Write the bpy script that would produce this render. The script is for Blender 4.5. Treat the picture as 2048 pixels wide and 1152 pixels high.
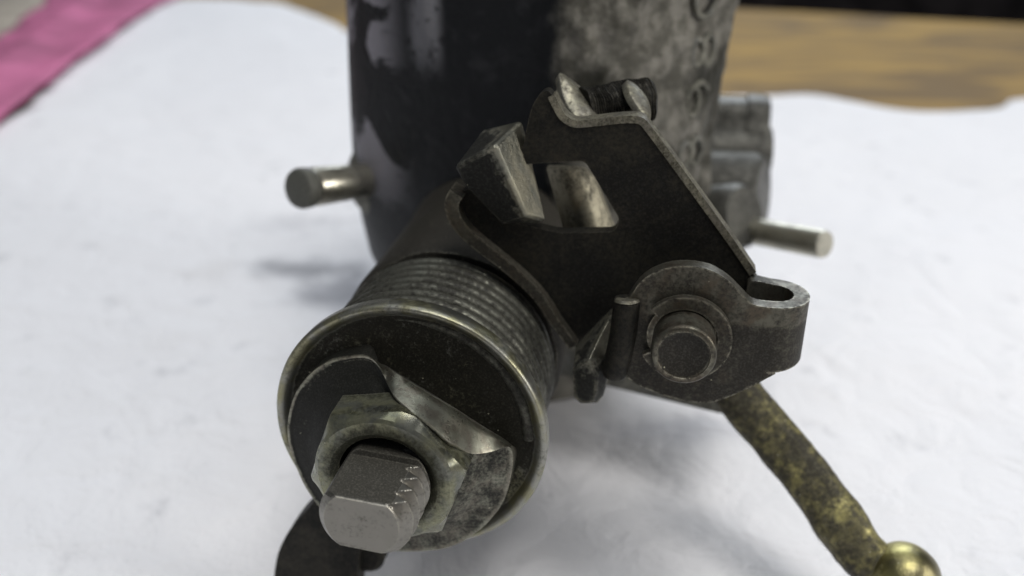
import bpy, bmesh, math, random
from mathutils import Vector, Matrix, noise
from mathutils.geometry import tessellate_polygon
R = math.radians; PI = math.pi
S = 0.001                                   # everything below is written in millimetres
random.seed(4)
scene = bpy.context.scene
for o in list(bpy.data.objects): bpy.data.objects.remove(o, do_unlink=True)
COL = scene.collection

# ------------------------------------------------------------------ camera
PITCH = R(25); F = 1773.0; CAM = Vector((0, 0, 70))
cd = bpy.data.cameras.new("camera"); cam = bpy.data.objects.new("camera", cd); COL.objects.link(cam)
cam.location = CAM*S; cam.rotation_euler = (PI/2-PITCH, 0, 0)
cd.sensor_width = 36; cd.lens = 36*F/2048; cd.clip_start = 0.005; cd.clip_end = 20
cd.dof.use_dof = True; cd.dof.focus_distance = 0.0705; cd.dof.aperture_fstop = cd.lens/1.35
scene.camera = cam

# ------------------------------------------------------------------ world and lamps
w = bpy.data.worlds.new("World"); scene.world = w; w.use_nodes = True
bg = w.node_tree.nodes['Background']; bg.inputs[0].default_value = (0.80, 0.87, 1.0, 1); bg.inputs[1].default_value = 0.115
def area(name, loc, target, size, power, color, sy=None):
    l = bpy.data.lights.new(name, 'AREA'); l.energy = power; l.color = color
    l.size = size*S
    if sy: l.shape = 'RECTANGLE'; l.size_y = sy*S
    o = bpy.data.objects.new(name, l); COL.objects.link(o); o.location = Vector(loc)*S
    d = Vector(target)-Vector(loc); o.rotation_euler = d.to_track_quat('-Z', 'Y').to_euler()
    return o
area("assumed_top_lamp", (150, -240, 860), (10, 110, 0), 240, 3.5, (1.0, 0.97, 0.92), 420)  # assumed overhead key, out of view, set by the fall of the shadows
area("added_top_fill", (40, 120, 980), (0, 110, 0), 1100, 3.6, (0.93, 0.97, 1.0), 900)  # added broad fill from above, unseen; softens shadows, lights upward faces
area("added_back_light", (300, 1350, 680), (0, 100, 20), 1100, 11.0, (0.86, 0.93, 1.0), 620)  # added light beyond the bench, unseen; puts highlights on the metal
area("assumed_right_lamp", (560, -120, 230), (0, 80, 25), 170, 1.7, (1.0, 0.97, 0.92), 200)  # assumed source out of view, brightening the right-hand flanks
scene.view_settings.view_transform = 'Standard'; scene.view_settings.look = 'None'
scene.view_settings.exposure = 0; scene.view_settings.gamma = 1
scene.render.engine = 'CYCLES'

# ------------------------------------------------------------------ helpers
Fv = Vector((0, math.cos(PITCH), -math.sin(PITCH))); Uv = Vector((0, math.sin(PITCH), math.cos(PITCH)))
def ray(px, py): return Fv + Vector((1, 0, 0))*((px-1024)/F) - Uv*((py-576)/F)
def at(px, py, Z): return CAM + ray(px, py)*Z
def ground(px, py, z=0):
    r = ray(px, py); return CAM + r*((z-CAM.z)/r.z)
PSI = R(10.6)                               # heading of the throttle shaft
AX = Vector((math.sin(PSI), math.cos(PSI), 0)); RX = Vector((math.cos(PSI), -math.sin(PSI), 0)); ZX = Vector((0, 0, 1))
O = at(816, 866, 76)                        # centre of the spring cap's rim
def P(px, py, y):                           # point on the plane y mm behind the cap rim -> (x, z) in the shaft frame
    r = ray(px, py); t = (O + AX*y - CAM).dot(AX)/r.dot(AX); q = CAM + r*t - O
    return (q.dot(RX), q.dot(ZX))
def L(x, y, z): return O + RX*x + AX*y + ZX*z
def LP(px, py, y): a_, b_ = P(px, py, y); return L(a_, y, b_)
ORIGIN = Vector((3.6, 124, 0))              # foot of the carburetor

def obj(name, verts, faces, mat, parent=None, smooth=35, bevel=0, segs=2, kind=None, origin=None, dirt_shade=None):
    org = origin if origin is not None else (ORIGIN if parent is not None else Vector((0, 0, 0)))
    me = bpy.data.meshes.new(name); me.from_pydata([tuple((Vector(v)-org)*S) for v in verts], [], faces)
    bm = bmesh.new(); bm.from_mesh(me); bmesh.ops.remove_doubles(bm, verts=bm.verts, dist=1e-7)
    bmesh.ops.recalc_face_normals(bm, faces=bm.faces); bm.to_mesh(me); bm.free()
    if smooth:
        me.polygons.foreach_set('use_smooth', [True]*len(me.polygons))
        me.set_sharp_from_angle(angle=R(smooth))
    me.materials.append(mat)
    o = bpy.data.objects.new(name, me); COL.objects.link(o)
    if dirt_shade:
        at_ = me.attributes.new('dirt_shade', 'FLOAT', 'POINT')  # dirt amount, also used to paint in light and shade
        at_.data.foreach_set('value', list(dirt_shade) if isinstance(dirt_shade, list) and len(dirt_shade) == len(me.vertices) else [dirt_shade(shaft_co(v.co/S+org)) if callable(dirt_shade) else 0 for v in me.vertices])
        if isinstance(dirt_shade, list) and len(dirt_shade) != len(me.vertices): print('DIRT_SHADE LEN', name, len(dirt_shade), len(me.vertices))
    if parent is not None: o.parent = parent
    elif origin is not None: o.location = origin*S
    if bevel:
        b = o.modifiers.new('bevel', 'BEVEL'); b.width = bevel*S; b.segments = segs; b.limit_method = 'ANGLE'; b.angle_limit = R(38)
        b.harden_normals = True
    if kind: o['kind'] = kind
    return o
def shaft_co(p): q = p-O; return Vector((q.dot(RX), q.dot(AX), q.z))
def tag(o, label, cat, group=None):
    o['label'] = label; o['category'] = cat
    if group: o['group'] = group
def spline(pts, n=6, closed=True):
    out = []; N = len(pts)
    rng = range(N) if closed else range(N-1)
    for i in rng:
        g = lambda k: Vector(pts[k % N]) if closed else Vector(pts[max(0, min(N-1, k))])
        a, b, c, d = g(i-1), g(i), g(i+1), g(i+2)
        for k in range(n):
            t = k/n
            out.append(0.5*((2*b)+(c-a)*t+(2*a-5*b+4*c-d)*t*t+(3*b-a-3*c+d)*t**3))
    if not closed: out.append(Vector(pts[-1]))
    return out
def slab(outline, y0, y1, holes=(), frame=L):
    """sheet metal: outline (x,z) cut out between two depths, with real holes"""
    loops = [list(outline)]+[list(h) for h in holes]
    tris = tessellate_polygon([[Vector((p[0], p[1], 0)) for p in lp] for lp in loops])
    flat = [p for lp in loops for p in lp]; n = len(flat)
    v = [frame(p[0], y0, p[1]) for p in flat]+[frame(p[0], y1, p[1]) for p in flat]
    f = [tuple(t) for t in tris]+[tuple(i+n for i in reversed(t)) for t in tris]
    k = 0
    for lp in loops:
        m = len(lp)
        for i in range(m): a, b = k+i, k+(i+1) % m; f.append((a, b, b+n, a+n))
        k += m
    return v, f
def frame_of(a, b):
    d = (b-a).normalized(); u = d.cross(Vector((0, 0, 1)))
    if u.length < 1e-3: u = Vector((1, 0, 0))
    u.normalize(); return d, u, u.cross(d)
def lathe(prof, a, d, segs=96, rfun=None, u=None):
    """prof: (radius, distance along d from a)"""
    d = Vector(d).normalized()
    if u is None:
        u = d.cross(Vector((0, 0, 1)))
        if u.length < 1e-3: u = Vector((1, 0, 0))
    u = u.normalized(); w_ = u.cross(d); v = []; f = []
    for (r, t) in prof:
        for k in range(segs):
            th = 2*PI*k/segs; rr = rfun(r, th, t) if rfun else r
            v.append(a+d*t+(u*math.cos(th)+w_*math.sin(th))*rr)
    for i in range(len(prof)-1):
        for k in range(segs):
            p, q = i*segs+k, i*segs+(k+1) % segs; f.append((p, q, q+segs, p+segs))
    if prof[0][0] > 1e-4: f.append(tuple(range(segs)))
    if prof[-1][0] > 1e-4: f.append(tuple((len(prof)-1)*segs+k for k in reversed(range(segs))))
    return v, f
def sweep(path, rad, segs=16, ref=None, shape=None, caps=True):
    """tube or rod along path; rad one number or one per point; shape(th)->(a,b) unit section"""
    path = [Vector(p) for p in path]; v = []; f = []; n = len(path); last = ref
    for i, p in enumerate(path):
        t = (path[min(i+1, n-1)]-path[max(i-1, 0)]).normalized()
        u = last - t*last.dot(t) if last else t.cross(Vector((0.1, 0.2, 1)))
        u.normalize(); last = u; b = t.cross(u); r = rad[i] if isinstance(rad, (list, tuple)) else rad
        for k in range(segs):
            th = 2*PI*k/segs; c, s_ = shape(th) if shape else (math.cos(th), math.sin(th))
            v.append(p+u*c*r+b*s_*r)
    for i in range(n-1):
        for k in range(segs):
            a_, b_ = i*segs+k, i*segs+(k+1) % segs; f.append((a_, b_, b_+segs, a_+segs))
    if caps: f.append(tuple(range(segs))); f.append(tuple((n-1)*segs+k for k in reversed(range(segs))))
    return v, f
def sqr(e, ax=1, bx=1):                     # rounded rectangle section (superellipse)
    def g(th):
        c, s_ = math.cos(th), math.sin(th)
        return (ax*math.copysign(abs(c)**e, c), bx*math.copysign(abs(s_)**e, s_))
    return g
def join(*vf):
    V = []; Fc = []
    for v, f in vf:
        k = len(V); V += list(v); Fc += [tuple(i+k for i in q) for q in f]
    return V, Fc
def rough(v, amp, sc, seed=0):              # uneven cast or worn surface
    return [Vector(p)+noise.noise_vector(Vector(p)*sc+Vector((seed, 0, 0)))*amp for p in v]

# ------------------------------------------------------------------ materials
class NT:
    def __init__(s, name):
        s.m = bpy.data.materials.new(name); s.m.use_nodes = True; s.t = s.m.node_tree; s.b = s.t.nodes['Principled BSDF']
        tc = s.n('ShaderNodeTexCoord'); mp = s.n('ShaderNodeMapping'); mp.inputs['Scale'].default_value = (1000, 1000, 1000)
        s.t.links.new(tc.outputs['Object'], mp.inputs[0]); s.co = mp.outputs[0]
    def n(s, ty, **kw):
        x = s.t.nodes.new(ty)
        for k, v in kw.items(): setattr(x, k, v)
        return x
    def l(s, a, b): s.t.links.new(a, b)
    def scaled(s, sc):
        mp = s.n('ShaderNodeMapping'); mp.inputs['Scale'].default_value = sc; s.l(s.co, mp.inputs[0]); return mp.outputs[0]
    def noise(s, scale, detail=6, rough_=0.6, co=None, dist=0):
        x = s.n('ShaderNodeTexNoise'); x.inputs['Scale'].default_value = scale; x.inputs['Detail'].default_value = detail
        x.inputs['Roughness'].default_value = rough_; x.inputs['Distortion'].default_value = dist
        s.l(co or s.co, x.inputs['Vector']); return x.outputs[0]
    def ramp(s, fac, lo, hi):
        x = s.n('ShaderNodeMapRange', interpolation_type='SMOOTHSTEP'); x.inputs[1].default_value = lo; x.inputs[2].default_value = hi
        s.l(fac, x.inputs[0]); return x.outputs[0]
    def math(s, op, a, b=None, clamp=False):
        x = s.n('ShaderNodeMath', operation=op); x.use_clamp = clamp
        for i, q in enumerate((a, b)):
            if q is None: continue
            if isinstance(q, (int, float)): x.inputs[i].default_value = q
            else: s.l(q, x.inputs[i])
        return x.outputs[0]
    def mix(s, fac, a, b):
        x = s.n('ShaderNodeMix', data_type='RGBA')
        if isinstance(fac, (int, float)): x.inputs[0].default_value = fac
        else: s.l(fac, x.inputs[0])
        for i, q in ((6, a), (7, b)):
            if isinstance(q, tuple): x.inputs[i].default_value = q+(1,)
            else: s.l(q, x.inputs[i])
        return x.outputs[2]
    def mixf(s, fac, a, b):
        x = s.n('ShaderNodeMix', data_type='FLOAT'); s.l(fac, x.inputs[0])
        x.inputs[2].default_value = a; x.inputs[3].default_value = b; return x.outputs[0]
    def bump(s, h, dist, strength=1, prev=None):
        x = s.n('ShaderNodeBump'); x.inputs['Distance'].default_value = dist*S; x.inputs['Strength'].default_value = strength
        s.l(h, x.inputs['Height'])
        if prev is not None: s.l(prev, x.inputs['Normal'])
        return x.outputs[0]
    def edge(s, rad, lo=0.80, hi=0.985):    # worn edges; the mask also places painted edge highlights
        bv = s.n('ShaderNodeBevel', samples=4); bv.inputs[0].default_value = rad*S
        g = s.n('ShaderNodeNewGeometry'); d = s.n('ShaderNodeVectorMath', operation='DOT_PRODUCT')
        s.l(bv.outputs[0], d.inputs[0]); s.l(g.outputs['Normal'], d.inputs[1])
        return s.math('SUBTRACT', 1, s.ramp(d.outputs['Value'], lo, hi), True)

def grimy(name, metal, grime, amount=.5, scale=.35, rm=.33, rg=.75, tint=None, fine=3.0, edge=.25, bump=.05, metal_m=.95, speck=.5, soft=.12, streak=None, edgecol=(.42, .40, .32), dust_on=True):
    t = NT(name)
    co = t.scaled(streak) if streak else t.co
    big = t.noise(scale, 8, .65, co); fin = t.noise(fine, 5, .7)
    m = t.math('ADD', t.math('MULTIPLY', big, .5), t.math('MULTIPLY', fin, .5))
    da = t.n('ShaderNodeAttribute', attribute_name='dirt_shade'); m = t.math('SUBTRACT', m, t.math('MULTIPLY', da.outputs['Fac'], .3))
    lo = .5+(amount-.5)*.5
    g = t.math('SUBTRACT', 1, t.ramp(m, lo-soft, lo+soft), True)      # 1 where grimy and where shade is painted in
    if edge:
        e = t.edge(edge); e2 = t.math('MULTIPLY', e, t.ramp(fin, .35, .6)); g = t.math('MULTIPLY', g, t.math('SUBTRACT', 1, e2), True)
    mc = metal
    if tint: mc = t.mix(t.ramp(t.noise(scale*1.7, 4, .6, t.scaled((1, 1.3, .8))), .4, .62), metal, tint)
    if edge: mc = t.mix(t.math('MULTIPLY', e2, .75), mc, edgecol)  # paler edge colour paints in bevel highlights
    gc = t.mix(t.ramp(t.noise(fine*2.2, 4), .45, .7), grime, tuple(min(1, c*2.1+.006) for c in grime))
    vo = t.n('ShaderNodeTexVoronoi'); vo.inputs['Scale'].default_value = 1.1; t.l(t.co, vo.inputs['Vector'])
    sc_ = t.n('ShaderNodeSeparateColor'); t.l(vo.outputs['Color'], sc_.inputs[0])
    dust = t.math('MULTIPLY', t.math('LESS_THAN', vo.outputs['Distance'], .065 if dust_on else 0), t.math('GREATER_THAN', sc_.outputs[0], .72))
    t.l(t.mix(dust, t.mix(g, mc, gc), (.42, .40, .30)), t.b.inputs['Base Color'])
    t.l(t.mixf(g, metal_m, 0.0), t.b.inputs['Metallic'])
    r = t.math('ADD', t.mixf(g, rm, rg), t.math('MULTIPLY', t.math('SUBTRACT', fin, .5), .35), True)
    t.l(r, t.b.inputs['Roughness'])
    t.b.inputs['Specular IOR Level'].default_value = .22
    h = t.math('ADD', t.math('MULTIPLY', fin, 1.0), t.math('MULTIPLY', g, .6))
    nrm = t.bump(h, bump, .7)
    nrm = t.bump(t.noise(fine*5, 3, .7), bump*.35, .6, nrm)
    t.l(nrm, t.b.inputs['Normal'])
    return t.m
M_tip   = grimy('worn_steel', (.24, .23, .205), (.04, .038, .032), .44, .25, .36, .5, (.23, .22, .195), 3.5, .2, .03, streak=(1, 1, 3))
M_nut   = grimy('zinc_plated_steel', (.25, .25, .17), (.03, .03, .02), .46, .28, .25, .5, (.18, .185, .16), 2.6, .4, .015, soft=.17)
M_cap   = grimy('dirty_zinc_cap', (.27, .26, .17), (.014, .013, .009), .52, .22, .34, .75, (.30, .30, .27), 2.8, .5, .05)
M_wash  = grimy('dirty_steel_washer', (.26, .26, .21), (.010, .010, .008), .52, .5, .3, .6, (.20, .185, .15), 3.4, .3, .04, soft=.15)
M_spring= grimy('oily_spring_steel', (.15, .15, .125), (.022, .021, .017), .57, .25, .32, .6, None, 2.0, 0, .02)
M_black = grimy('black_greasy_steel', (.05, .046, .036), (.005, .0048, .004), .59, .16, .42, .7, None, 2.6, .22, .06, edgecol=(.14, .13, .11), dust_on=False)
M_lever = grimy('worn_lever_steel', (.13, .125, .10), (.022, .020, .016), .55, .35, .34, .6, (.10, .085, .065), 2.6, .4, .06)
M_edge  = grimy('lit_steel_edge', (.30, .285, .22), (.04, .036, .025), .5, .4, .42, .7, (.2, .19, .16), 3, 0, .05)  # paler steel that paints in light on edge bead, tabs and wire top
M_pin   = grimy('plain_steel_pin', (.50, .48, .40), (.08, .08, .07), .38, .2, .28, .5, None, 3, 0, .02)
M_brass = grimy('tarnished_brass_rod', (.40, .36, .15), (.040, .036, .024), .63, .13, .33, .6, (.20, .18, .10), 1.1, 0, .10, soft=.10)
M_cast  = grimy('cast_aluminium', (.22, .215, .18), (.035, .034, .026), .50, .17, .55, .8, (.15, .15, .14), 1.3, 0, .25, metal_m=.35, soft=.16)
M_boss  = grimy('machined_aluminium', (.17, .167, .15), (.02, .0195, .017), .53, .15, .36, .6, None, 1.3, 0, .05, soft=.18)

M_wear = grimy('scuffed_steel', (.30, .285, .22), (.014, .014, .012), .53, .2, .38, .65, (.2, .2, .17), 1.8, .7, .12, soft=.09)
def carb_body_mat():
    t = NT('oil_stained_casting')
    big = t.noise(.06, 6, .55); mid = t.noise(.42, 7, .62)
    sx = t.n('ShaderNodeSeparateXYZ'); t.l(t.co, sx.inputs[0])
    wob = t.math('ADD', sx.outputs[0], t.math('MULTIPLY', t.math('SUBTRACT', mid, .5), 3))
    right = t.ramp(wob, .2, 2.6)
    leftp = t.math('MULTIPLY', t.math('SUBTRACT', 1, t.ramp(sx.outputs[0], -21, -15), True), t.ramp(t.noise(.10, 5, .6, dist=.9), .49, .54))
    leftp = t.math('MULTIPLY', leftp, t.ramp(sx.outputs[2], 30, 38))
    bare_r = t.mix(t.ramp(mid, .38, .62), (.085, .081, .067), (.20, .19, .165))
    bare_r = t.mix(t.ramp(big, .36, .52), (.03, .029, .022), bare_r)
    dark_l = t.mix(t.ramp(mid, .5, .75), (.007, .008, .010), (.02, .021, .024))
    rib_highlight = t.math('MULTIPLY', t.math('MULTIPLY', t.ramp(sx.outputs[0], -16, -14.2), t.math('SUBTRACT', 1, t.ramp(sx.outputs[0], -12.4, -10.8), True)), t.math('MULTIPLY', t.ramp(sx.outputs[2], 48, 53), t.ramp(mid, .35, .5)))  # paler stripe on the rib paints in its vertical highlight
    dark_l = t.mix(rib_highlight, dark_l, (.15, .15, .165))
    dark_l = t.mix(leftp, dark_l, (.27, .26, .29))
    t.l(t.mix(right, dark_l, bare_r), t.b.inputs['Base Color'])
    t.l(t.math('MULTIPLY', right, .25), t.b.inputs['Metallic'])
    t.l(t.math('ADD', .50, t.math('MULTIPLY', right, .12)), t.b.inputs['Roughness'])
    n1 = t.bump(t.noise(.9, 6, .65), .35, .8); n2 = t.bump(t.noise(3.5, 4), .08, .6, n1)
    t.l(n2, t.b.inputs['Normal']); t.b.inputs['Specular IOR Level'].default_value = .22
    return t.m
M_body = carb_body_mat()

def cloth_mat():
    t = NT('white_shop_towel')
    st = t.ramp(t.noise(.028, 5, .6), .60, .78); st2 = t.ramp(t.noise(.05, 3, .5, t.scaled((1, 1.4, 1))), .66, .8)
    c = t.mix(t.math('MULTIPLY', st, .12), (.85, .845, .87), (.55, .52, .47))
    c = t.mix(t.math('MULTIPLY', st2, .10), c, (.50, .54, .62))
    # grey blobs paint in shadows of body and pin; brownish ones are oily smudges
    sp = t.noise(.12, 4, .55)
    def blob(cx, cy, rx, ry, lo, hi, c, amount, col):
        mp = t.n('ShaderNodeMapping', vector_type='TEXTURE'); mp.inputs['Location'].default_value = (cx, cy, 0); mp.inputs['Scale'].default_value = (rx, ry, 100)
        t.l(t.co, mp.inputs[0]); g = t.n('ShaderNodeTexGradient', gradient_type='SPHERICAL'); t.l(mp.outputs[0], g.inputs[0])
        k = t.math('MULTIPLY', t.ramp(t.math('ADD', g.outputs['Fac'], t.math('MULTIPLY', t.math('SUBTRACT', sp, .5), 1.2)), lo, hi), amount)
        return t.mix(k, c, col)
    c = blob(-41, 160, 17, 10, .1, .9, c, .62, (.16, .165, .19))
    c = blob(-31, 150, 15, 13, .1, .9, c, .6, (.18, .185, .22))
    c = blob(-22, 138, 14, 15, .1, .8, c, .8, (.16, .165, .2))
    c = blob(-50, 184, 22, 16, .35, .95, c, .25, (.3, .3, .33))
    c = blob(-58, 158, 10, 12, .3, .9, c, .12, (.35, .32, .28))
    c = blob(22, 104, 26, 8, .3, .9, c, .25, (.34, .35, .42))
    c = blob(-62, 78, 8, 8, .4, .95, c, .15, (.5, .42, .3))
    t.l(c, t.b.inputs['Base Color']); t.b.inputs['Roughness'].default_value = .95; t.b.inputs['Specular IOR Level'].default_value = .1
    n1 = t.bump(t.noise(.11, 5, .55, dist=.6), 1.9, .55); n2 = t.bump(t.noise(1.4, 6, .7), .3, .7, n1); t.l(n2, t.b.inputs['Normal'])
    return t.m
def wood_mat():
    t = NT('worn_plywood')
    a = t.noise(.02, 5, .55, t.scaled((.55, 1.6, 1)), 1.2); b = t.noise(.12, 6, .6, t.scaled((.5, 1.3, 1)))
    c = t.mix(t.ramp(a, .38, .62), (.20, .14, .075), (.37, .245, .09)); c = t.mix(t.math('MULTIPLY', t.ramp(b, .5, .7), .35), c, (.20, .16, .11))
    t.l(c, t.b.inputs['Base Color']); t.b.inputs['Roughness'].default_value = .85; t.b.inputs['Specular IOR Level'].default_value = .08
    t.l(t.bump(b, .2, .4), t.b.inputs['Normal']); return t.m
def plain(name, col, r=.6, sc=.05, var=.25, spec=.4):
    t = NT(name); n = t.noise(sc, 4, .6)
    t.l(t.mix(t.ramp(n, .35, .65), tuple(c*(1-var) for c in col), tuple(min(1, c*(1+var)) for c in col)), t.b.inputs['Base Color'])
    t.b.inputs['Roughness'].default_value = r; t.b.inputs['Specular IOR Level'].default_value = spec
    t.l(t.bump(t.noise(sc*10, 4), .3, .4), t.b.inputs['Normal']); return t.m
M_cloth = cloth_mat(); M_wood = wood_mat()
M_pink = plain('pink_rag_cloth', (.46, .13, .25), .8, .03, .25)
M_beige = plain('beige_card', (.33, .29, .24), .8, .03, .2)
M_floor = plain('dark_floor', (.055, .045, .043), .9, .01, .5)

# ------------------------------------------------------------------ setting
def wavy_sheet(name, outline, nx, z0, amp, mat, thick, hfun=None, kind=None):
    """a sheet trimmed to an outline in world x,y, gently uneven, with thickness"""
    pts = [Vector((p[0], p[1])) for p in outline]
    loops = [[Vector((p.x, p.y, 0)) for p in pts]]
    bm = bmesh.new(); vs = [bm.verts.new((p.x, p.y, 0)) for p in pts]
    for t in tessellate_polygon(loops): bm.faces.new([vs[i] for i in t])
    xs = [p.x for p in pts]; ys = [p.y for p in pts]; step = nx
    for ax, lo, hi in ((0, min(xs), max(xs)), (1, min(ys), max(ys))):
        k = lo+step
        while k < hi:
            co = Vector((0, 0, 0)); co[ax] = k; no = Vector((0, 0, 0)); no[ax] = 1
            bmesh.ops.bisect_plane(bm, geom=bm.verts[:]+bm.edges[:]+bm.faces[:], plane_co=co, plane_no=no); k += step
    bmesh.ops.triangulate(bm, faces=bm.faces)
    for v in bm.verts:
        v.co.z = z0+amp*noise.noise(Vector((v.co.x*.018, v.co.y*.018, 3)))+amp*.35*noise.noise(Vector((v.co.x*.06, v.co.y*.06, 9)))
        if hfun: v.co.z += hfun(v.co.x, v.co.y)
    V = [v.co.copy() for v in bm.verts]; Fc = [tuple(v.index for v in f.verts) for f in (bm.verts.index_update(), bm.faces)[1]]; bm.free()
    o = obj(name, V, Fc, mat, smooth=60, kind=kind)
    sm = o.modifiers.new('thickness', 'SOLIDIFY'); sm.thickness = thick*S; sm.offset = -1
    return o
e1 = ground(1500, 4); e2 = ground(2048, 33)
dd = (e2-e1); 
bl = e1-dd*4.2; br = e1+dd*3
def bench():
    z1, z0 = -4.0, -26
    q = [(bl.x, bl.y), (br.x, br.y), (br.x+40, -320), (bl.x, -320)]
    v = [Vector((a, b, z0)) for a, b in q]+[Vector((a, b, z1)) for a, b in q]
    f = [(3, 2, 1, 0), (4, 5, 6, 7), (0, 1, 5, 4), (1, 2, 6, 5), (2, 3, 7, 6), (3, 0, 4, 7)]
    o = obj('workbench_top', v, f, M_wood, bevel=1.5, origin=Vector((0, 100, -24)))
    tag(o, 'mottled tan plywood workbench top under the white sheet', 'workbench')
bench()
obj('floor', [(-6000, -3000, -850), (6000, -3000, -850), (6000, 9000, -850), (-6000, 9000, -850)], [(0, 1, 2, 3)], M_floor, kind='structure', smooth=0)
wl = [(-6000, 2600, -850), (6000, 2600, -850), (6000, 2600, 2200), (-6000, 2600, 2200), (-6000, 2700, -850), (6000, 2700, -850), (6000, 2700, 2200), (-6000, 2700, 2200)]
obj('wall', wl, [(0, 1, 2, 3), (4, 5, 6, 7), (0, 1, 5, 4), (3, 2, 6, 7), (0, 3, 7, 4), (1, 2, 6, 5)], M_floor, kind='structure', smooth=0)

edge = [(-260, 260), (0, 250), (150, 120), (300, 20), (360, -2), (450, -3), (545, 3), (610, 22), (710, 66), (800, 110), (1000, 165), (1300, 190), (1530, 189), (1620, 186), (1700, 199),
        (1790, 216), (1850, 221), (1950, 220), (2005, 213), (2048, 196), (2300, 190)]
ol = [ground(a, b) for a, b in edge]
ol = [(p.x, p.y) for p in ol]
ol = [(p.x, p.y) for p in spline([Vector((a, b, 0)) for a, b in ol], 4, False)]
ol = ol+[(330, -60), (-330, -60)]
cl = wavy_sheet('paper_towel', ol, 7, 0, 1.9, M_cloth, .35, lambda x, y: -1.1*math.exp(-((x-4)**2+(y-124)**2)/3500.) + (0 if y < 300 else 0))
tag(cl, 'white shop towel with painted grey shadows and brownish oil smudges spread under the carburetor', 'shop towel')
# pink rag folded along the towel's left edge
pk = [(-250, 420), (0, 239), (170, 112), (300, 18), (372, -18), (300, -26), (100, -20), (88, 8), (0, 75), (-250, 230)]
pk = [ground(a, b, 2) for a, b in pk]; pk = [(p.x, p.y) for p in pk]
ridge_a = ground(0, 150, 2); ridge_b = ground(150, 20, 2)
def ridge(x, y):
    d = (ridge_b-ridge_a).normalized(); nrm = Vector((d.y, -d.x, 0)); q = (Vector((x, y, 0))-Vector((ridge_a.x, ridge_a.y, 0))).dot(nrm)
    return 4.5*math.exp(-(q/7)**2)+2.5*math.exp(-((q-28)/14)**2)
pr = wavy_sheet('pink_rag', pk, 7, 2.4, 2.0, M_pink, 1.6, ridge)
tag(pr, 'pink folded rag lying along the far left edge of the white towel', 'rag')
bg_ = [(-300, 60), (0, 80), (60, 35), (110, -8), (0, -45), (-400, -30)]
bg_ = [ground(a, b, 1) for a, b in bg_]; bg_ = [(p.x, p.y) for p in bg_]
bc = wavy_sheet('cardboard_sheet', bg_, 20, .4, .3, M_beige, 1.2)
tag(bc, 'grey beige cardboard behind the pink rag in the far left corner', 'cardboard')

# ------------------------------------------------------------------ carburetor
carb = bpy.data.objects.new('carburetor', None); COL.objects.link(carb); carb.location = ORIGIN*S
carb.empty_display_size = .02
tag(carb, 'greasy dismantled metal carburetor standing on the white towel, throttle shaft and nut towards the viewer', 'carburetor')

def body():
    prof = [(13, -.3), (13.5, 6), (15, 9.3), (18.6, 10.0), (19.8, 11.5), (22.8, 16), (24.8, 21), (25.5, 26)]
    prof += [(25.6-.012*abs(z-34) if z < 60 else 25.3, z) for z in range(30, 96)]
    def rf(r, th, t):
        # th measured so that 0 faces the camera, positive to the right
        a = math.degrees(math.atan2(math.sin(th), math.cos(th)))
        d = 0
        if t > 24:
            f = min(1, (t-24)/6)
            d += f*(1.7/(1+math.exp(-(a-2)*1.1)))                    # raised cast flank
            rib = math.exp(-((a+31)/4.0)**2)*1.3/(1+math.exp(-(t-52)/1.5)); d += rib
            if a > 2: d += f*.8*noise.noise(Vector((math.radians(a)*6, t*.17, 2)))+f*.5*noise.noise(Vector((math.radians(a)*16, t*.5, 5)))
            d += f*.9*math.exp(-((a-58)/3)**2)                      # vertical seam
            k = (a-24)-(t-60)*1.15
            if 8 < a < 50: d += f*.9*math.exp(-(k/3.2)**2)          # slanting rib
            d += f*.9*math.exp(-((a+66)/14)**2)*math.exp(-((t-38)/16)**2)
            sm = 1/(1+math.exp(-(a-52)/6)) if a < 130 else 0
            d -= f*sm*(1.0+max(0, 62-t)*.085)
            d += f*.35*sm*noise.noise(Vector((a*.25, t*.45, 7)))
        return r+d
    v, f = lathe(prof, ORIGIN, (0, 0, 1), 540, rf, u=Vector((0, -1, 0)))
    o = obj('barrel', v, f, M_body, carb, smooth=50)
    return o
# lathe() walks u -> u x d ; u=(0,-1,0), d=z gives (-1,0,0): mirror the angle so positive is right
_l = lathe
def lathe_r(prof, a, d, segs, rf, u): return _l(prof, a, d, segs, lambda r, th, t: rf(r, -th, t), u)
lathe0 = lathe; lathe = lathe_r; barrel = body(); lathe = lathe0

# hub that carries the shaft
v, f = lathe([(9.0, 14.3), (10.8, 14.4), (11.2, 14.9), (11.2, 30), (11.4, 34), (11.8, 40)], O, AX, 128)
b0, b1 = at(1010, 742, 113), at(1450, 816, 101)
b0.z = b1.z = (b0.z+b1.z)/2
bn = Vector(((b1-b0).y, -(b1-b0).x, 0)).normalized()*-1
if bn.y < 0: bn = -bn
def bar(h0, h1, dep, out=0):
    q = [b0-bn*out, b1-bn*out, b1+bn*dep, b0+bn*dep]
    return [p+ZX*h0 for p in q]+[p+ZX*h1 for p in q]
obj('lower_flange', rough(bar(0, 4.5, 16), .0, 1), [(3, 2, 1, 0), (4, 5, 6, 7), (0, 1, 5, 4), (1, 2, 6, 5), (2, 3, 7, 6), (3, 0, 4, 7)], M_cast, carb, bevel=.6, segs=3)
obj('shaft_hub', rough(v, .12, .6), f, M_lever, carb, smooth=40, dirt_shade=lambda p: .7)
v, f = lathe([(7.5, 13.0), (8.8, 13.1), (8.8, 14.8)], O, AX, 96); obj('spacer', v, f, M_black, carb)

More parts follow.
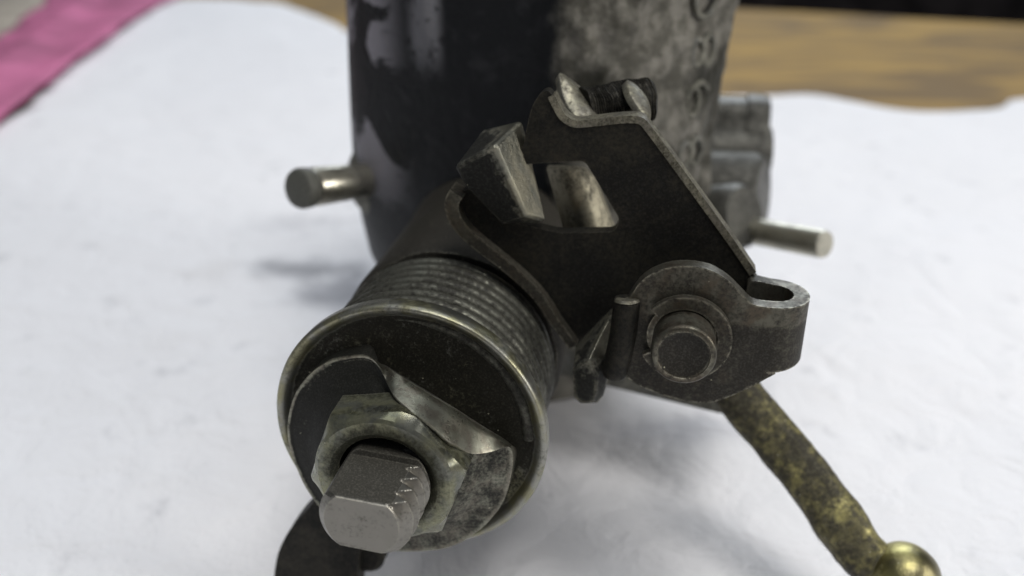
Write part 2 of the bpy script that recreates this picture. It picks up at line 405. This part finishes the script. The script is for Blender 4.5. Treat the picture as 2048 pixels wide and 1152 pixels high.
# embossed casting marks running down the right flank
def glyphs():
    cx, cy = ORIGIN.x, ORIGIN.y; parts = []
    def stroke(pts, closed):
        pts = spline([Vector((a, b, 0)) for a, b in pts], 6, closed)
        if closed: pts = pts+[pts[0], pts[1]]
        path = []
        for p in pts:
            a = math.radians(p.x); rr = 26.9-.5*(1/(1+math.exp(-(p.x-52)/6)))
            path.append(Vector((cx+rr*math.sin(a), cy-rr*math.cos(a), p.y)))
        parts.append(sweep(path, .38, 8, caps=True))
    def ring(a, z, da, dz): stroke([(a+da*math.cos(k*PI/4), z+dz*math.sin(k*PI/4)) for k in range(8)], True)
    for a, z, kind in ((43, 57, 'o'), (43.5, 51.5, '8'), (43, 45.8, '6'), (42, 39.5, '8'), (41, 34.0, 'o'), (40, 29, 'c')):
        if kind == '8': ring(a-2.3, z, 2.3, 1.5); ring(a+2.4, z, 2.4, 1.7)
        elif kind == 'o': ring(a, z, 4.0, 1.7)
        elif kind == '6': ring(a-2, z, 2.4, 1.7); stroke([(a-3.5, z+1.3), (a+1, z+2.1), (a+4.5, z+1.0)], False)
        else: stroke([(a+4, z+1.6), (a, z+2), (a-3.5, z), (a, z-2), (a+4, z-1.6)], False)
    v, f = join(*parts); obj('casting_marks', v, f, M_cast, carb, smooth=60)
glyphs()

# left screw with its boss
def rodlike(name, a, b, prof, mat, parent, segs=40, rf=None, amp=0, dirt_shade=None):
    d = (b-a); ln = d.length; v, f = lathe([(r, t*ln) for r, t in prof], a, d, segs, rf)
    return obj(name, rough(v, amp, .8) if amp else v, f, mat, parent, smooth=40, dirt_shade=dirt_shade)
a = at(800, 352, 121); b = at(592, 378, 106)
rodlike('boss', a+(a-b)*.18, a+(b-a)*.16, [(5.4, 0), (5.4, 1.15), (4.9, 1.35), (3.4, 1.5)], M_cast, carb)
sa, sb = a, b
ls = rodlike('adjusting_screw', a, b, [(2.0, 0), (2.1, .2), (2.4, .84), (2.2, .86), (2.2, .88), (2.45, .9), (2.5, .96), (2.3, .985), (1.5, 1.0)], M_pin, carb, dirt_shade=lambda p: 1.3 if (L(*p)-sa).dot(sb-sa)/(sb-sa).length_squared > .885 else -.1)  # end darker than the shank
a = at(1455, 452, 126); b = at(1650, 489, 113)
rs = rodlike('peg', a, b, [(1.85, 0), (1.85, .97), (1.7, 1)], M_pin, carb)
# right hand bosses
a = at(1380, 252, 141); b = at(1534, 258, 139)
def lobed(r, th, t): return r*(1+.045*math.cos(6*th+.4))
rodlike('union_nut', a, b, [(4.8, 0), (4.8, .7), (5.2, .72), (5.2, .93), (4.8, 1)], M_boss, carb, 72, lobed)
a = at(1380, 300, 139); b = at(1537, 302, 138)
rodlike('union_collar', a, b, [(4.2, 0), (4.2, .95), (3.8, 1)], M_boss, carb)
a = at(1370, 392, 135); b = at(1526, 402, 130)
v, f = lathe([(7.0, 0), (7.0, (b-a).length*.86), (6.3, (b-a).length*.97), (5.8, (b-a).length)], a, b-a, 72)
obj('port_boss', v, f, M_boss, carb)
a = at(1400, 440, 126); b = at(1490, 432, 120)
rodlike('port_plug', a, b, [(4.6, 0), (4.6, .85), (4.0, 1)], M_boss, carb)

# spring
def spring():
    path = []; n = 8.6; y0, y1 = 1.2, 13.2; N = int(n*72)
    for i in range(N+1):
        th = 2*PI*n*i/N; t = i/N; r = 10.35-.12*math.cos(th*1.0+1)*0
        path.append(L(r*math.cos(th), y0+(y1-y0)*t, r*math.sin(th)))
    v, f = sweep(path, .60, 12, ref=AX)
    o = obj('return_spring', rough(v, .025, .5), f, M_spring, carb, smooth=60)
    v, f = lathe([(8, 1.0), (10.0, 1.05), (10.0, 13.1), (8, 13.2)], O+RX*-.40+ZX*.05, AX, 96)
    g = obj('grease', rough(v, .10, .8), f, M_spring, o, smooth=60, dirt_shade=lambda p: .4)
    return o
spring()
# cap
v, f = lathe([(10.9, 1.9), (11.75, 1.9), (12.0, 1.6), (12.05, .5), (11.97, .14), (11.8, .0), (11.6, .05), (11.3, .25), (10.95, .62), (10.75, .86), (10.55, .95), (5, .95), (3.9, .86), (3.9, 1.9), (10.9, 1.9)], O, AX, 160)
obj('spring_cap', rough(v, .04, .35), f, M_cap, carb, smooth=60, dirt_shade=lambda p: (.42 if (p.x**2+p.z**2)**.5 < 10.8 else -.35)-(.25 if p.z < -3 and p.x > 0 else 0))  # greasy recess; lower right paler to paint in its light
# lock washer (a disc cut off along a chord whose lip is pushed forward)
def washer():
    YS = -3.25; YB = .95
    front = [(690, 714, -.7), (728, 711, -.8), (755, 727, -1.3), (771, 758, -2.4), (788, 788, -4.2), (818, 819, -5.5), (848, 840, -5.7), (877, 863, -5.7), (902, 884, -5.5), (918, 894, -4.9), (945, 908, -3.7), (985, 903, -2.2), (1020, 894, -1.0),
             (1026, 930, -.9), (1012, 992, -.8), (985, 1035, -.8), (945, 1072, -.8), (895, 1096, -.8), (835, 1103, -.8), (760, 1098, -.8), (690, 1062, -.7), (630, 1005, -.7), (590, 930, -.7), (574, 860, -.7), (587, 795, -.7), (620, 748, -.7), (655, 724, -.7)]
    midy = [-.3, -.9, -1.8, -2.7, -3.1, -3.1, -3.0, -2.6, -1.8, -.9, -.2]
    fr = [P(a, b, y)+(y,) for a, b, y in front]
    bk = [P(a, b, y)+(YB,) for a, b, y in front]
    backpx = [(757, 724), (772, 731), (790, 742), (822, 762), (850, 779), (876, 795), (900, 810), (925, 826), (950, 842), (985, 864), (1021, 888)]
    for j, i in enumerate(range(2, 13)): bk[i] = P(*backpx[j], YB)+(YB,)
    md = [tuple((p[c]+q[c])/2 for c in range(3)) for p, q in zip(fr, bk)]
    for j, i in enumerate(range(2, 13)): md[i] = P(*backpx[j], midy[j])+(midy[j],)
    md = [tuple(p) for p in spline([Vector(p) for p in md], 5)]
    fr = [tuple(p) for p in spline([Vector(p) for p in fr], 5)]; bk = [tuple(p) for p in spline([Vector(p) for p in bk], 5)]
    cx = sum(p[0] for p in fr)/len(fr); cz = sum(p[1] for p in fr)/len(fr)
    rings = [[L(p[0], YB, p[1]) for p in bk]]
    def mixr(A, B, t): return [L(p[0]+(q[0]-p[0])*t, p[2]+(q[2]-p[2])*t, p[1]+(q[1]-p[1])*t) for p, q in zip(A, B)]
    rings += [mixr(bk, md, .5), mixr(bk, md, .92), mixr(md, fr, .06), mixr(md, fr, .35), mixr(md, fr, .65), mixr(md, fr, .9)]
    for k, w_ in ((.997, 0), (.98, -.04), (.955, .0), (.93, .06), (.85, .12), (.75, .35), (.62, .85), (.45, 1), (.3, 1)):
        ww = max(0, w_)
        rings.append([L(cx+(p[0]-cx)*k, p[2]*(1-ww)+YS*ww+(w_ if w_ < 0 else 0), cz+(p[1]-cz)*k) for p in fr])
    m = len(fr); V = [p for r in rings for p in r]; Fc = []
    for i in range(len(rings)-1):
        for k in range(m): a_, b_ = i*m+k, i*m+(k+1) % m; Fc.append((a_, b_, b_+m, a_+m))
    Fc.append(tuple((len(rings)-1)*m+k for k in range(m)))
    def wd(p):
        r = (p.x**2+p.z**2)**.5
        d = max(.12, min(1.5, (p.z*.8-p.x*.9)*.2+.3))  # grime at upper left, with the hollow's shade painted in
        if p.x < -1 and p.z > 0 and 8.75 < r < 9.5 and p.y < -.2: d = .25
        return d
    obj('lock_washer', rough(V, .05, .7), Fc, M_wash, carb, smooth=42, dirt_shade=[(-.6 if 3 <= q_//m <= 7 and 9 <= q_ % m <= 60 else -.25 if 6 <= q_//m <= 8 else wd(shaft_co(p_))) for q_, p_ in enumerate(V)])  # paler lip and rim paint in their highlights
washer()
# nut
def nut():
    af = 5.8; ac = af/math.cos(PI/6); V = []; Fc = []; N = 144; rot = R(10)
    u = RX
    def hexr(th):
        k = (th-rot+PI/6) % (PI/3)-PI/6
        return k
    def rr(th, lim):
        d = (th-rot) % (PI/3)           # side normals sit at rot + 30 + 60k
        r = af/math.cos(d-PI/6); dc = abs((th-R(70)+PI) % (2*PI)-PI)
        return min(r, lim, 6.35 if dc < .25 else 99)
    hole = 4.0
    prof = [(-3.0, 99), (-5.7, 99), (-5.85, 6.62), (-5.95, 6.55), (-6.62, 5.75), (-6.82, 5.45), (-6.85, 5.25)]
    rings = []
    for (y, lim) in prof: rings.append([L(math.cos(2*PI*k/N)*rr(2*PI*k/N, lim), y, math.sin(2*PI*k/N)*rr(2*PI*k/N, lim)) for k in range(N)])
    for (r, y) in ((4.45, -6.86), (4.3, -6.8), (3.8, -6.4), (4.05, -5.5), (4.0, -3.2)):
        rings.append([L(r*math.cos(2*PI*k/N), y, r*math.sin(2*PI*k/N)) for k in range(N)])
    for i in range(len(rings)-1):
        for k in range(N): a_, b_ = i*N+k, i*N+(k+1) % N; Fc.append((a_, b_, b_+N, a_+N))
    for k in range(N): a_, b_ = (len(rings)-1)*N+k, (len(rings)-1)*N+(k+1) % N; Fc.append((a_, b_, (k+1) % N, k))
    V = [p for r in rings for p in r]
    obj('hex_nut', rough(V, .05, .35), Fc, M_nut, carb, smooth=20, dirt_shade=lambda p: (.5 if p.y > -5.65 and p.x < 2.5 else -.3) if p.y > -6.2 and (p.x**2+p.z**2)**.5 > 5.5 else max(-.2, min(1.2, (4.75-(p.x**2+p.z**2)**.5)*.8+(.30 if p.z > 0 else 0.05))))  # dusty flanks; face darkens towards the hole as painted shade
nut()
# threaded shaft end with two flats
def stud():
    pitch = 1.45; y0, y1 = -12.0, 0.9; NY = 150; N = 240; rot = R(-5); V = []; Fc = []
    hflat = 2.5; htop = 2.2
    for j in range(NY+1):
        y = y0+(y1-y0)*j/NY
        for k in range(N):
            th = 2*PI*k/N
            ph = ((y-y0)/pitch - th/(2*PI)) % 1
            tri = min(1, max(0, abs(ph-.5)*2*1.25-.1))
            wr = max(0, min(1, (math.cos(th)+.15)*2.2)); r = 3.88-.95*tri*wr-.42*(1-wr)
            cham = 2.88+(y-y0)*1.1; r = min(r, cham)
            s_ = abs(math.sin(th-rot)); 
            hf = htop if math.sin(th-rot) > 0 else hflat; lim = hf if y > y0+.25 else hf-.12*(1-(y-y0)/.25)
            
            if y > -6.9: lim = 2.7 if math.sin(th-rot) > 0 else 9
            if s_*r > lim: r = lim/s_
            V.append(L(r*math.cos(th), y, r*math.sin(th)))
    for j in range(NY):
        for k in range(N): a_, b_ = j*N+k, j*N+(k+1) % N; Fc.append((a_, b_, b_+N, a_+N))
    Fc.append(tuple(range(N))); Fc.append(tuple(NY*N+k for k in reversed(range(N))))
    obj('threaded_shaft', V, Fc, M_tip, carb, smooth=24, dirt_shade=lambda p: 1.5 if p.y > -6.95 else (-.3 if p.y < -11.9 else (1.1 if p.z > 2.0 and p.x < 2.6 else -.2)))  # painted shade inside the nut hole; dusty top flat
stud()

# throttle plate (dark sheet lever behind the spring)
YP = 12.4
plate = [(897, 432), (893, 408), (905, 388), (935, 378), (985, 345), (1040, 300), (1052, 262), (1062, 220), (1078, 190), (1096, 182), (1110, 200), (1122, 226), (1146, 242), (1174, 241), (1210, 238), (1262, 236), (1284, 238), (1296, 252),
         (1340, 312), (1400, 395), (1460, 478), (1512, 556), (1535, 600), (1530, 680), (1490, 745), (1410, 775), (1320, 770), (1262, 742), (1240, 690), (1222, 662), (1185, 688), (1148, 692), (1128, 655), (1105, 612), (1070, 572), (1020, 532), (972, 496), (930, 464)]
def pl(pts, y, n=4):
    q = [P(a, b, y) for a, b in pts]; return [(p.x, p.y) for p in spline([Vector((a, b, 0)) for a, b in q], n)]
outl = pl(plate, YP)
def corner(pts, y, r=.5):                    # polygon with rounded corners
    q = [Vector(P(a, b, y)) for a, b in pts]; out = []; n = len(q)
    for i in range(n):
        a_, b_, c_ = q[i-1], q[i], q[(i+1) % n]; u = (a_-b_); w2 = (c_-b_); rr = min(r, u.length*.45, w2.length*.45)
        p0 = b_+u.normalized()*rr; p2 = b_+w2.normalized()*rr
        for k in range(5): t = k/4; out.append(((1-t)**2*p0+2*t*(1-t)*b_+t*t*p2)[:])
    return out
hole = corner([(1018, 330), (1170, 322), (1240, 440), (1228, 464), (1118, 466), (1010, 440)], YP, .5)
v, f = slab(outl, YP, YP+1.35, [hole])
lever = obj('throttle_lever', v, f, M_black, carb, smooth=30, bevel=.16, segs=2)
# raised rim following the plate's lower left edge
def ribbon(px, y0, y1, wdt, mat, name, parent, wfun=None, bevel=.15):
    c = [P(a, b, y0) for a, b in px]; c = spline([Vector((a, b, 0)) for a, b in c], 8, False); n = len(c); Lf = []; Rt = []
    for i, p in enumerate(c):
        t = (c[min(i+1, n-1)]-c[max(i-1, 0)]).normalized(); nn = Vector((-t.y, t.x, 0)); ww = (wfun(i/(n-1)) if wfun else 1)*wdt/2
        Lf.append((p+nn*ww)[:2]); Rt.append((p-nn*ww)[:2])
    v, f = slab(Lf+Rt[::-1], y0, y1); return obj(name, v, f, mat, parent, smooth=40, bevel=bevel)
ribbon([(912, 388), (903, 408), (909, 436), (930, 466), (965, 497), (1005, 528), (1048, 565), (1082, 602), (1110, 645), (1146, 694)], 11.2, 13.6, 1.35, M_lever, 'rim', lever, lambda t: 1-.35*t)
# light on the plate's right edge, painted in as an added paler bead
ribbon([(1102, 192), (1112, 212), (1126, 235), (1150, 248), (1185, 246), (1230, 241), (1262, 239), (1283, 243), (1300, 262), (1340, 316), (1400, 398), (1460, 481), (1506, 548)], 12.25, 13.9, .62, M_edge, 'edge', lever, bevel=.12)

# rolled sheet: rear leaf -> U bend -> front lobe
YLB = 7.0
def strap():
    lobe = [(1262, 590), (1290, 556), (1330, 537), (1375, 532), (1420, 540), (1455, 560), (1482, 586), (1502, 606), (1522, 613)]
    low = [(1548, 748), (1500, 775), (1450, 797), (1410, 806), (1360, 800), (1310, 785), (1262, 762), (1240, 735), (1236, 700), (1240, 640)]
    xa = P(1552, 640, YLB)[0]; zt = P(1552, 616, YLB)[1]; zb = P(1552, 748, YLB)[1]
    up = [P(a_, b_, YLB) for a_, b_ in lobe]; dn = [P(a_, b_, YLB) for a_, b_ in low]
    rm = 2.2; ro = 2.85; arc = PI*rm
    flat = up+[(xa, zt)]+[(xa+arc*k/6, zt+.02*k) for k in range(1, 7)]+[(xa+arc+1.9, zt+.3), (xa+arc+2.2, zt-1), (xa+arc+2.2, zb+2.2)]+[(xa+arc*k/6, zb+.22*k) for k in range(6, -1, -1)]+dn
    flat = [(p.x, p.y) for p in spline([Vector((a_, b_, 0)) for a_, b_ in flat], 3)]
    bm = bmesh.new(); F0 = [bm.verts.new((x, 0, z)) for x, z in flat]; n = len(flat); F1 = [bm.verts.new((x, 1.3, z)) for x, z in flat]
    for tr in tessellate_polygon([[Vector((x, z, 0)) for x, z in flat]]):
        bm.faces.new([F0[i] for i in tr]); bm.faces.new([F1[i] for i in reversed(tr)])
    for i in range(n): k = (i+1) % n; bm.faces.new((F0[i], F0[k], F1[k], F1[i]))
    x = xa-.5
    while x < xa+arc+.01:
        bmesh.ops.bisect_plane(bm, geom=bm.verts[:]+bm.edges[:]+bm.faces[:], plane_co=(x, 0, 0), plane_no=(1, 0, 0)); x += arc/18
    bmesh.ops.dissolve_limit(bm, angle_limit=.001, verts=bm.verts, edges=[e for e in bm.edges if all(v.co.x < xa-.52 for v in e.verts)])
    bm.verts.index_update(); V = []; cy = YLB+ro
    for v in bm.verts:
        x, d, z = v.co; s_ = x-xa; r = ro-d
        if s_ <= 0: V.append(L(x, YLB+d, z))
        elif s_ <= arc: ph = s_/rm; V.append(L(xa+r*math.sin(ph), cy-r*math.cos(ph), z))
        else: V.append(L(xa-(s_-arc), cy+r, z))
    Fc = [tuple(v.index for v in f.verts) for f in bm.faces]; bm.free()
    obj('front_lobe', V, Fc, M_lever, lever, smooth=32, bevel=.28, segs=3, dirt_shade=lambda p: .25 if p.z < P(1367, 640, YLB)[1] else -.1)  # lower half darker, painting in its weaker light
strap()
# pivot pin with retaining clip
pc = P(1367, 712, 3.2)
v, f = lathe([(2.1, .12), (2.15, 0), (2.45, 0), (2.62, .15), (2.66, .5), (2.58, .8), (2.66, 1.1), (2.6, 3.2), (3.1, 3.3), (3.1, 9)], L(pc[0], 3.2, pc[1]), AX, 64)
v2, f2 = lathe([(0.001, .35), (1.6, .3), (2.12, .12)], L(pc[0], 3.2, pc[1]), AX, 64)
obj('pivot_pin', *join((v, [q for q in f if len(q) < 10]), (rough(v2, .08, 1.3), [q for q in f2 if len(q) < 10])), M_lever, lever, smooth=45, dirt_shade=lambda p: 1.3 if p.y < 3.8 and ((p.x-pc[0])**2+(p.z-pc[1])**2)**.5 < 2.1 else -.2)  # end face darker than its rim
def clip():
    pts = []; a0, a1 = R(140), R(140-292)
    Lf = []; Rt = []; N = 60
    for i in range(N+1):
        t = i/N; a_ = a0+(a1-a0)*t; wd = 1.05+.15*math.sin(t*PI)
        Lf.append((pc[0]+(2.75+wd)*math.cos(a_), pc[1]+(2.75+wd)*math.sin(a_))); Rt.append((pc[0]+2.75*math.cos(a_), pc[1]+2.75*math.sin(a_)))
    v, f = slab(Lf+Rt[::-1], 6.0, 6.7); obj('retaining_clip', v, f, M_lever, lever, smooth=40, bevel=.18)
    hx = pc[0]+3.3*math.cos(a0); hz = pc[1]+3.3*math.sin(a0)
clip()
# upright wire stub left of the lobe
p0 = P(1254, 600, 7.0); p1 = P(1246, 668, 7.0); p2 = P(1236, 715, 7.0); p3 = P(1226, 752, 7.2)
path = spline([L(p0[0], 7.0, p0[1]), L(p1[0], 7.0, p1[1]), L(p2[0], 7.0, p2[1]), L(p3[0], 7.4, p3[1])], 6, False)
v, f = sweep(path, [1.08, 1.15]+[1.15]*(len(path)-4)+[1.05, .8], 28)
obj('spring_end', v, f, M_black, lever, smooth=50)
v, f = lathe([(.001, 0), (.6, .02), (1.0, .0), (1.1, -.25)], L(p0[0], 7.0, p0[1]+.12), (0, .25, 1), 28)
obj('lit_wire_cap', rough(v, .08, 2), f, M_edge, lever)  # paler cap paints in the light on the wire's top
# bent tab that hooks down in front of the plate
q = [P(1262, 598, 11.5)+(11.5,), P(1222, 630, 10.5)+(10.5,), P(1192, 660, 9.2)+(9.2,), P(1180, 700, 7.6)+(7.6,), P(1176, 740, 6.6)+(6.6,), P(1172, 785, 6.3)+(6.3,), P(1171, 804, 6.4)+(6.4,)]
path = spline([L(a_, y_, b_) for a_, b_, y_ in q], 6, False); n = len(path)
def hull(pts):
    bm = bmesh.new()
    for p in pts: bm.verts.new(p)
    r = bmesh.ops.convex_hull(bm, input=bm.verts[:])
    bmesh.ops.delete(bm, geom=[v_ for v_ in bm.verts if not v_.link_faces], context='VERTS')
    bmesh.ops.dissolve_limit(bm, angle_limit=R(4), verts=bm.verts, edges=bm.edges)
    bm.verts.index_update(); V_ = [v_.co.copy() for v_ in bm.verts]; F_ = [tuple(v_.index for v_ in f_.verts) for f_ in bm.faces]; bm.free(); return V_, F_
tip_ = [LP(1145, 738, 7.4), LP(1177, 720, 6.9), LP(1195, 755, 6.9), LP(1193, 785, 7.0), LP(1184, 806, 7.2), LP(1160, 807, 7.3), LP(1148, 796, 7.4), LP(1224, 700, 8.8), LP(1222, 740, 8.8), LP(1208, 790, 8.4), LP(1196, 806, 8.2), LP(1150, 712, 9.0), LP(1205, 680, 8.6)]
arm_ = [LP(1152, 690, 12), LP(1150, 705, 9.6), LP(1146, 738, 7.5), LP(1178, 720, 6.98), LP(1200, 672, 8.4), LP(1236, 604, 11.2), LP(1250, 604, 12), LP(1240, 650, 10.4), LP(1226, 698, 8.9), LP(1200, 640, 11.6), LP(1222, 705, 11.0)]
obj('hook_tab', *join(hull(tip_), hull(arm_)), M_wear, lever, smooth=32, bevel=.22, dirt_shade=lambda p: .8 if p.y < 7.6 and p.z < shaft_co(LP(1177, 724, 7)).z else -.1)  # end face darkened to paint in its shade
# wedge shaped bent ear at the plate's upper left
def hexa(pts, name, mat, parent, bevel=.3, amp=.1):
    f = [(0, 1, 2, 3), (7, 6, 5, 4), (0, 4, 5, 1), (1, 5, 6, 2), (2, 6, 7, 3), (3, 7, 4, 0)]
    return obj(name, pts, f, mat, parent, smooth=35, bevel=bevel, segs=3)
def ear():
    A = LP(906, 336, 9.5); B = LP(990, 288, 9.0); C = LP(1046, 238, 14.5); D = LP(1098, 446, 12.2); E = LP(1050, 432, 10.2); G = LP(930, 372, 11.5)
    Ab = LP(960, 262, 15.5); 
    bm_v = [A, B, C, D, E, G, Ab, LP(1000, 450, 12.4)]
    f = [(1, 4, 3, 2), (0, 1, 2, 6), (0, 5, 7, 4, 1), (7, 3, 4), (5, 0, 6), (5, 6, 2, 3, 7)]
    xa = shaft_co(A).x; xb = shaft_co(B).x
    o = obj('bent_ear', bm_v, f, M_wear, lever, smooth=30, bevel=.45, segs=3, dirt_shade=[2, -.5, -1, -1, -.4, 2.4, .3, 2.4]); return o  # right face painted lit, left face painted dark
ear()
# curved shoe seen through the window of the plate
def shoe():
    pts = [LP(1078, 338, 17), LP(1120, 400, 17), LP(1150, 470, 17)]
    prof = []
    N = 16; V = []; Fc = []
    base = [(1092, 336, 1132, 480), (1112, 336, 1152, 480), (1134, 338, 1176, 480), (1160, 340, 1204, 480), (1186, 350, 1238, 482)]
    ys = [18.5, 17.0, 16.4, 16.8, 18.2]
    top = []; bot = []
    for (a_, b_, c_, d_), y in zip(base, ys): top.append(LP(a_, b_, y)); bot.append(LP(c_, d_, y))
    T = spline(top, 5, False); B = spline(bot, 5, False); n = len(T)
    V = T+B+[p+AX*1.2 for p in T]+[p+AX*1.2 for p in B]
    for k in range(n-1):
        Fc += [(k, k+1, n+k+1, n+k), (2*n+k, 3*n+k, 3*n+k+1, 2*n+k+1), (k, 2*n+k, 2*n+k+1, k+1), (n+k, n+k+1, 3*n+k+1, 3*n+k)]
    Fc += [(0, n, 3*n, 2*n), (n-1, 3*n-1, 4*n-1, 2*n-1)]
    obj('stop_shoe', V, Fc, M_shoe, lever, smooth=50, bevel=.15)
M_shoe = grimy('shoe_steel', (.40, .37, .28), (.06, .055, .04), .42, .2, .5, .7, None, 1.5, 0, .05)
shoe()
# idle screw on top of the plate
a = LP(1165, 222, 17.0); b = LP(1296, 200, 20.5); d = (b-a); ln = d.length
prof = [(2.0, 0)]+[(2.0+.07*math.sin(k*1.7), ln*(.01+.0098*k)) for k in range(1, 100)]+[(1.8, ln)]
v, f = lathe(prof, a, d, 48)
obj('idle_screw', rough(v, .25, .9), f, M_black, lever, smooth=50)
def leaf(px, name, th=.55):
    """small rounded tab standing on the plate's top edge: outline points carry their own depth"""
    pts = spline([LP(*p) for p in px], 5); c = sum(pts, Vector())/len(pts); nrm = Vector()
    for k in range(len(pts)): nrm += (pts[k]-c).cross(pts[(k+1) % len(pts)]-c)
    nrm.normalize(); m = len(pts); V = []; Fc = []
    for k, h in ((1, -th), (1, 0), (.93, .1), (.6, .32), (.25, .4)): V += [c+(p-c)*k+nrm*h*(1 if nrm.dot(CAM-c) > 0 else -1) for p in pts]
    for i in range(4):
        for k in range(m): a_, b_ = i*m+k, i*m+(k+1) % m; Fc.append((a_, b_, b_+m, a_+m))
    Fc += [tuple(range(m)), tuple(4*m+k for k in range(m))]
    return obj(name, V, Fc, M_edge, lever, smooth=50, dirt_shade=lambda p: -.1)  # paler steel paints in the lit faces
leaf([(1119, 146, 17.5), (1121, 178, 16.2), (1131, 208, 15.2), (1150, 234, 14.2), (1176, 246, 14.2), (1193, 238, 15), (1192, 214, 17), (1176, 190, 18.5), (1150, 164, 18.8)], 'tab')
leaf([(1252, 163, 17.5), (1260, 190, 16), (1278, 218, 15), (1298, 240, 14.6), (1302, 226, 16.2), (1296, 202, 18), (1280, 180, 18.8), (1263, 164, 18.8)], 'tab')

# operating arm: cast rod running down to the right with a ball end
pth = [(1440, 735, 92), (1475, 788, 91), (1536, 860, 90), (1598, 934, 88.6), (1648, 1000, 87.4), (1688, 1058, 86.3), (1722, 1105, 85.4), (1766, 1140, 84.6), (1808, 1160, 84)]
path = spline([at(*p) for p in pth], 8, False); n = len(path); rad = []
for i in range(n):
    t = i/(n-1); rad.append(2.65-.3*t+.28*math.exp(-((t-.60)/.07)**2)+(.3 if t > .85 else 0))
v, f = sweep(path, rad, 40, ref=Vector((1, 0, .4)), shape=sqr(.62, .95, 1.0))
v = [p+noise.noise_vector(p*.35)*.12+noise.noise_vector(p*1.6)*.06 for p in v]
arm = obj('operating_arm', v, f, M_brass, carb, smooth=70)
c = at(1806, 1156, 83.5)
v, f = lathe([(.01, -3.35)]+[(3.35*math.sin(PI*k/24), -3.35*math.cos(PI*k/24)) for k in range(1, 24)]+[(.01, 3.35)], c, (.3, -.8, .5), 48)
obj('ball', rough(v, .08, .5), f, M_brass, arm, smooth=80, dirt_shade=lambda p: -.45)

# dark lever hanging behind the cap at lower left
hang = [(650, 985), (618, 1015), (585, 1052), (560, 1095), (549, 1140), (546, 1200), (560, 1260), (700, 1260), (712, 1190), (716, 1140), (722, 1095), (760, 1060), (760, 1000)]
v, f = slab(pl(hang, 4.0), 4.0, 6.6)
obj('choke_lever', v, f, M_black, carb, smooth=40, bevel=.5, segs=3)
a = LP(738, 1092, 6.8); v, f = lathe([(1.6, -1.8), (2.1, -1.4), (2.1, 2)], a, AX, 40); obj('rivet', v, f, M_black, carb)
